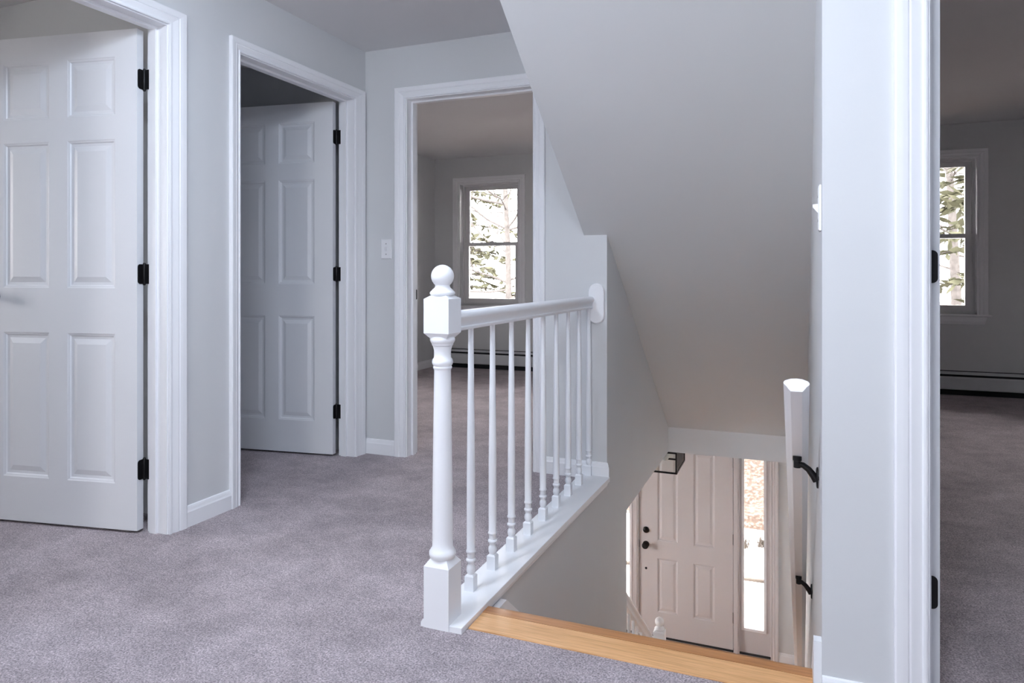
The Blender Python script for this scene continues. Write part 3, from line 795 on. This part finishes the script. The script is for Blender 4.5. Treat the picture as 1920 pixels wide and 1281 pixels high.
for a in ((lx0 - 0.002, lx0 + 0.002, ly0 + s, ly1 - s), (lx1 - 0.002, lx1 + 0.002, ly0 + s, ly1 - s), (lx0 + s, lx1 - s, ly0 - 0.002, ly0 + 0.002), (lx0 + s, lx1 - s, ly1 - 0.002, ly1 + 0.002)):
    MB().box(*a, lz0 + s, lz1 - s).obj('glass_pane', 'thin_glass', la)
for dx in (-0.09, 0.09):
    b_ = MB().lathe([(0.0, -0.03), (0.014, -0.03), (0.014, 0.0), (0.0, 0.0)], (lcx + dx, lcy, lz1 - s), 12).obj('socket', 'black', la, smooth=True, angle=50)
    MB().lathe([(0.0, -0.115), (0.018, -0.108), (0.028, -0.09), (0.029, -0.075), (0.02, -0.05), (0.012, -0.03), (0.0, -0.03)], (lcx + dx, lcy, lz1 - s), 14).obj('bulb', 'plastic', b_, smooth=True)

# ------------------------------------------------------------------ landing ceiling lamp, and an unseen lamp added to fill the hall
dome = [(0.0, ZC - 0.125), (0.05, ZC - 0.122), (0.10, ZC - 0.110), (0.14, ZC - 0.086), (0.16, ZC - 0.055), (0.165, ZC - 0.03), (0.0, ZC - 0.03)]
for k_, (lx, ly, lab) in enumerate(((-0.1, 0.5, 'round flush-mount ceiling lamp over the stair landing'), (-1.4, 1.2, 'added unseen fill lamp on the hall ceiling near the left doors'))):
    cl_ = empty('ceiling_lamp', (lx, ly, 0)); tag(cl_, lab, 'ceiling light', 'hall ceiling lamps')
    MB().lathe([(0.0, ZC - 0.03), (0.175, ZC - 0.03), (0.18, ZC - 0.022), (0.18, ZC), (0.0, ZC)], seg=32).obj('pan', 'black', cl_, smooth=True)
    MB().lathe(dome, seg=24).obj('opal_dome', 'lamp%d' % k_, cl_, smooth=True)

# ------------------------------------------------------------------ outside: snow, leafy bank, trees
GZ = -2.86
g = MB(); g.add([(-60, 7.28, GZ), (60, 7.28, GZ), (60, 11.4, GZ - 0.02), (-60, 11.4, GZ - 0.02)], [(0, 1, 2, 3)])
g.add([(-60, -40, GZ), (60, -40, GZ), (60, 7.28, GZ), (-60, 7.28, GZ)], [(0, 1, 2, 3)])
struct(g.obj('ground_snow', 'snow', recalc=False), 'bright snow-covered ground in front of the house', 'ground')
stp = MB().box(-2.4, 0.5, 7.28, 8.7, GZ, ZF - 0.08)
struct(stp.obj('ground_stoop', 'snow', bevel=0.02), 'pale front stoop outside the front door', 'stoop')
random.seed(5)
bk = MB(); nx, ny = 60, 24; vs = []
for j in range(ny + 1):
    for i in range(nx + 1):
        x = -60 + 120*i/nx; yv = 11.4 + 48*(j/ny)**1.6
        h = GZ - 0.02 + min(0.32*(yv - 11.4), 1.9) + (random.uniform(-0.12, 0.12) if 0 < j else 0)
        vs.append((x, yv, h))
bk.add(vs, [(j*(nx+1)+i, j*(nx+1)+i+1, (j+1)*(nx+1)+i+1, (j+1)*(nx+1)+i) for j in range(ny) for i in range(nx)])
struct(bk.obj('ground_bank', 'leaf_litter', recalc=False), 'brown leaf-littered bank rising behind the snow', 'ground')
def bank_h(y): return GZ + min(0.32*(y - 11.4), 1.9) if y > 11.4 else GZ
def grow_branch(mb, p, d, ln, r, depth, rnd, tips):
    pts = [p.copy()]; rads = [r]
    n = 4
    for k in range(n):
        d = (d + Vector((rnd.uniform(-.22, .22), rnd.uniform(-.22, .22), rnd.uniform(-.16, .18)))).normalized()
        p = p + d*ln/n; pts.append(p.copy()); rads.append(r*(1 - 0.45*(k + 1)/n))
    mb.tube(pts, rads, 5 if depth > 1 else 3)
    if depth == 0: tips.append(p); return
    for k in range(rnd.randint(3, 4)):
        t = rnd.uniform(0.35, 1.0); i = min(int(t*n), n - 1)
        q = pts[i].lerp(pts[i+1], t*n - i)
        dd = (d + Vector((rnd.uniform(-1, 1), rnd.uniform(-1, 1), rnd.uniform(-.5, .7)))).normalized()
        grow_branch(mb, q, dd, ln*rnd.uniform(0.5, 0.72), r*0.6, depth - 1, rnd, tips)
def bare_tree(label, x, y, h, r, seed, bark='bark', low=0.15, spread=1.0):
    rnd = random.Random(seed)
    z0 = bank_h(y) - 0.1
    t = empty('bare_tree', (x, y, z0)); tag(t, label, 'tree', 'trees outside')
    tr = MB(); pts = []; rads = []
    px = py = 0
    for k in range(9):
        px += rnd.uniform(-.1, .1); py += rnd.uniform(-.1, .1)
        pts.append(Vector((px, py, h*k/8))); rads.append(r*(1 - 0.8*k/8))
    tr.tube(pts, rads, 8).obj('trunk', bark, t, smooth=True)
    br = MB(); tips = []
    for k in range(34):
        u = rnd.uniform(low, 1.0); i = min(int(u*8), 7)
        q = pts[i].lerp(pts[i+1], u*8 - i)
        a = rnd.uniform(0, 2*math.pi)
        d = Vector((math.cos(a), math.sin(a), rnd.uniform(-0.1, 0.7))).normalized()
        grow_branch(br, q, d, spread*rnd.uniform(1.4, 2.8)*(1.1 - 0.5*u), 0.022 + r*0.1, 2, rnd, tips)
    br.obj('branches', bark, t, recalc=False)['kind'] = 'stuff'
def pine(label, x, y, h, r, seed, low=0.1):
    rnd = random.Random(seed)
    z0 = bank_h(y) - 0.1
    t = empty('pine_tree', (x, y, z0)); tag(t, label, 'tree', 'trees outside')
    MB().tube([(0, 0, 0), (0.05, 0, h*0.5), (0, 0, h)], [r, r*0.6, 0.02], 8).obj('trunk', 'bark', t, smooth=True)
    br = MB(); fo = MB()
    for k in range(70):
        u = low + (1 - low)*k/70
        z = h*u; a = rnd.uniform(0, 2*math.pi); L = (1.1 - u)*h*0.26*rnd.uniform(0.7, 1.15)
        d = Vector((math.cos(a), math.sin(a), 0))
        pts = [Vector((0, 0, z)) + d*L*s + Vector((0, 0, -0.25*L*s*s + 0.06*L*s)) for s in (0, .33, .66, 1)]
        br.tube(pts, [0.03, 0.02, 0.013, 0.005], 4)
        for s in range(46):
            f = rnd.uniform(0.2, 1.0); i = min(int(f*3), 2)
            q = pts[i].lerp(pts[i+1], f*3 - i)
            dd = (d*rnd.uniform(0.1, 1) + Vector((rnd.uniform(-1, 1), rnd.uniform(-1, 1), rnd.uniform(-.5, .3)))).normalized()
            w = dd.cross(Vector((rnd.uniform(-1, 1), rnd.uniform(-1, 1), rnd.uniform(-1, 1)))).normalized()*rnd.uniform(0.035, 0.085)
            l2 = rnd.uniform(0.22, 0.48)
            fo.add([q - w*0.3, q + dd*l2*0.5 - w, q + dd*l2, q + dd*l2*0.5 + w], [(0, 1, 2, 3)])
    br.obj('branches', 'bark', t, recalc=False)['kind'] = 'stuff'
    fo.obj('needles', 'needle', t, recalc=False)['kind'] = 'stuff'
bare_tree('pale-barked bare tree outside the far bedroom window', -7.15, 17.6, 11, 0.10, 3, 'pale_bark', 0.15)
pine('pine tree behind the bare tree outside the far bedroom window', -12.0, 23.6, 12, 0.2, 4)
pine('bushy pine tree outside the right-hand bedroom window', 4.2, 17.0, 10, 0.2, 11, 0.05)
bare_tree('bare tree behind the pine outside the right-hand bedroom window', 4.6, 24.5, 11, 0.16, 31, 'pale_bark', 0.2)
bare_tree('slim sapling on the leafy bank seen through the sidelight', -0.62, 14.2, 8, 0.10, 41, 'bark', 0.2, 0.4)
bare_tree('thin sapling farther up the bank seen through the sidelight', -1.05, 18.6, 8, 0.08, 47, 'bark', 0.25, 0.4)
# low dry brush in the snow
rnd = random.Random(9)
for k, (x, y) in enumerate(((-0.72, 10.6), (-0.40, 10.75))):
    b_ = MB()
    for s in range(110):
        a = rnd.uniform(0, 6.28); p = Vector((x + rnd.uniform(-.1, .1), y + rnd.uniform(-.1, .1), GZ - 0.02))
        q = p + Vector((math.cos(a)*rnd.uniform(.02, .06), math.sin(a)*rnd.uniform(.03, .16), rnd.uniform(.04, .14)))
        b_.tube([p, p.lerp(q, .5) + Vector((0, 0, 0.02)), q], [0.006, 0.005, 0.003], 3)
    tag(b_.obj('dry_brush', 'dryleaf', recalc=False), ['clump of dry brush in the snow at left of the sidelight view', 'clump of dry brush in the snow at right of the sidelight view'][k], 'brush', 'dry brush in the snow')

ed = MB().prism([(-3.0, 9.30), (2.0, 9.55), (2.0, 9.60), (-3.0, 9.35)], 'z', GZ - 0.02, GZ + 0.02)
tag(ed.obj('path_edging', 'dryleaf'), 'thin dark edging strip along the snowy path', 'edging')
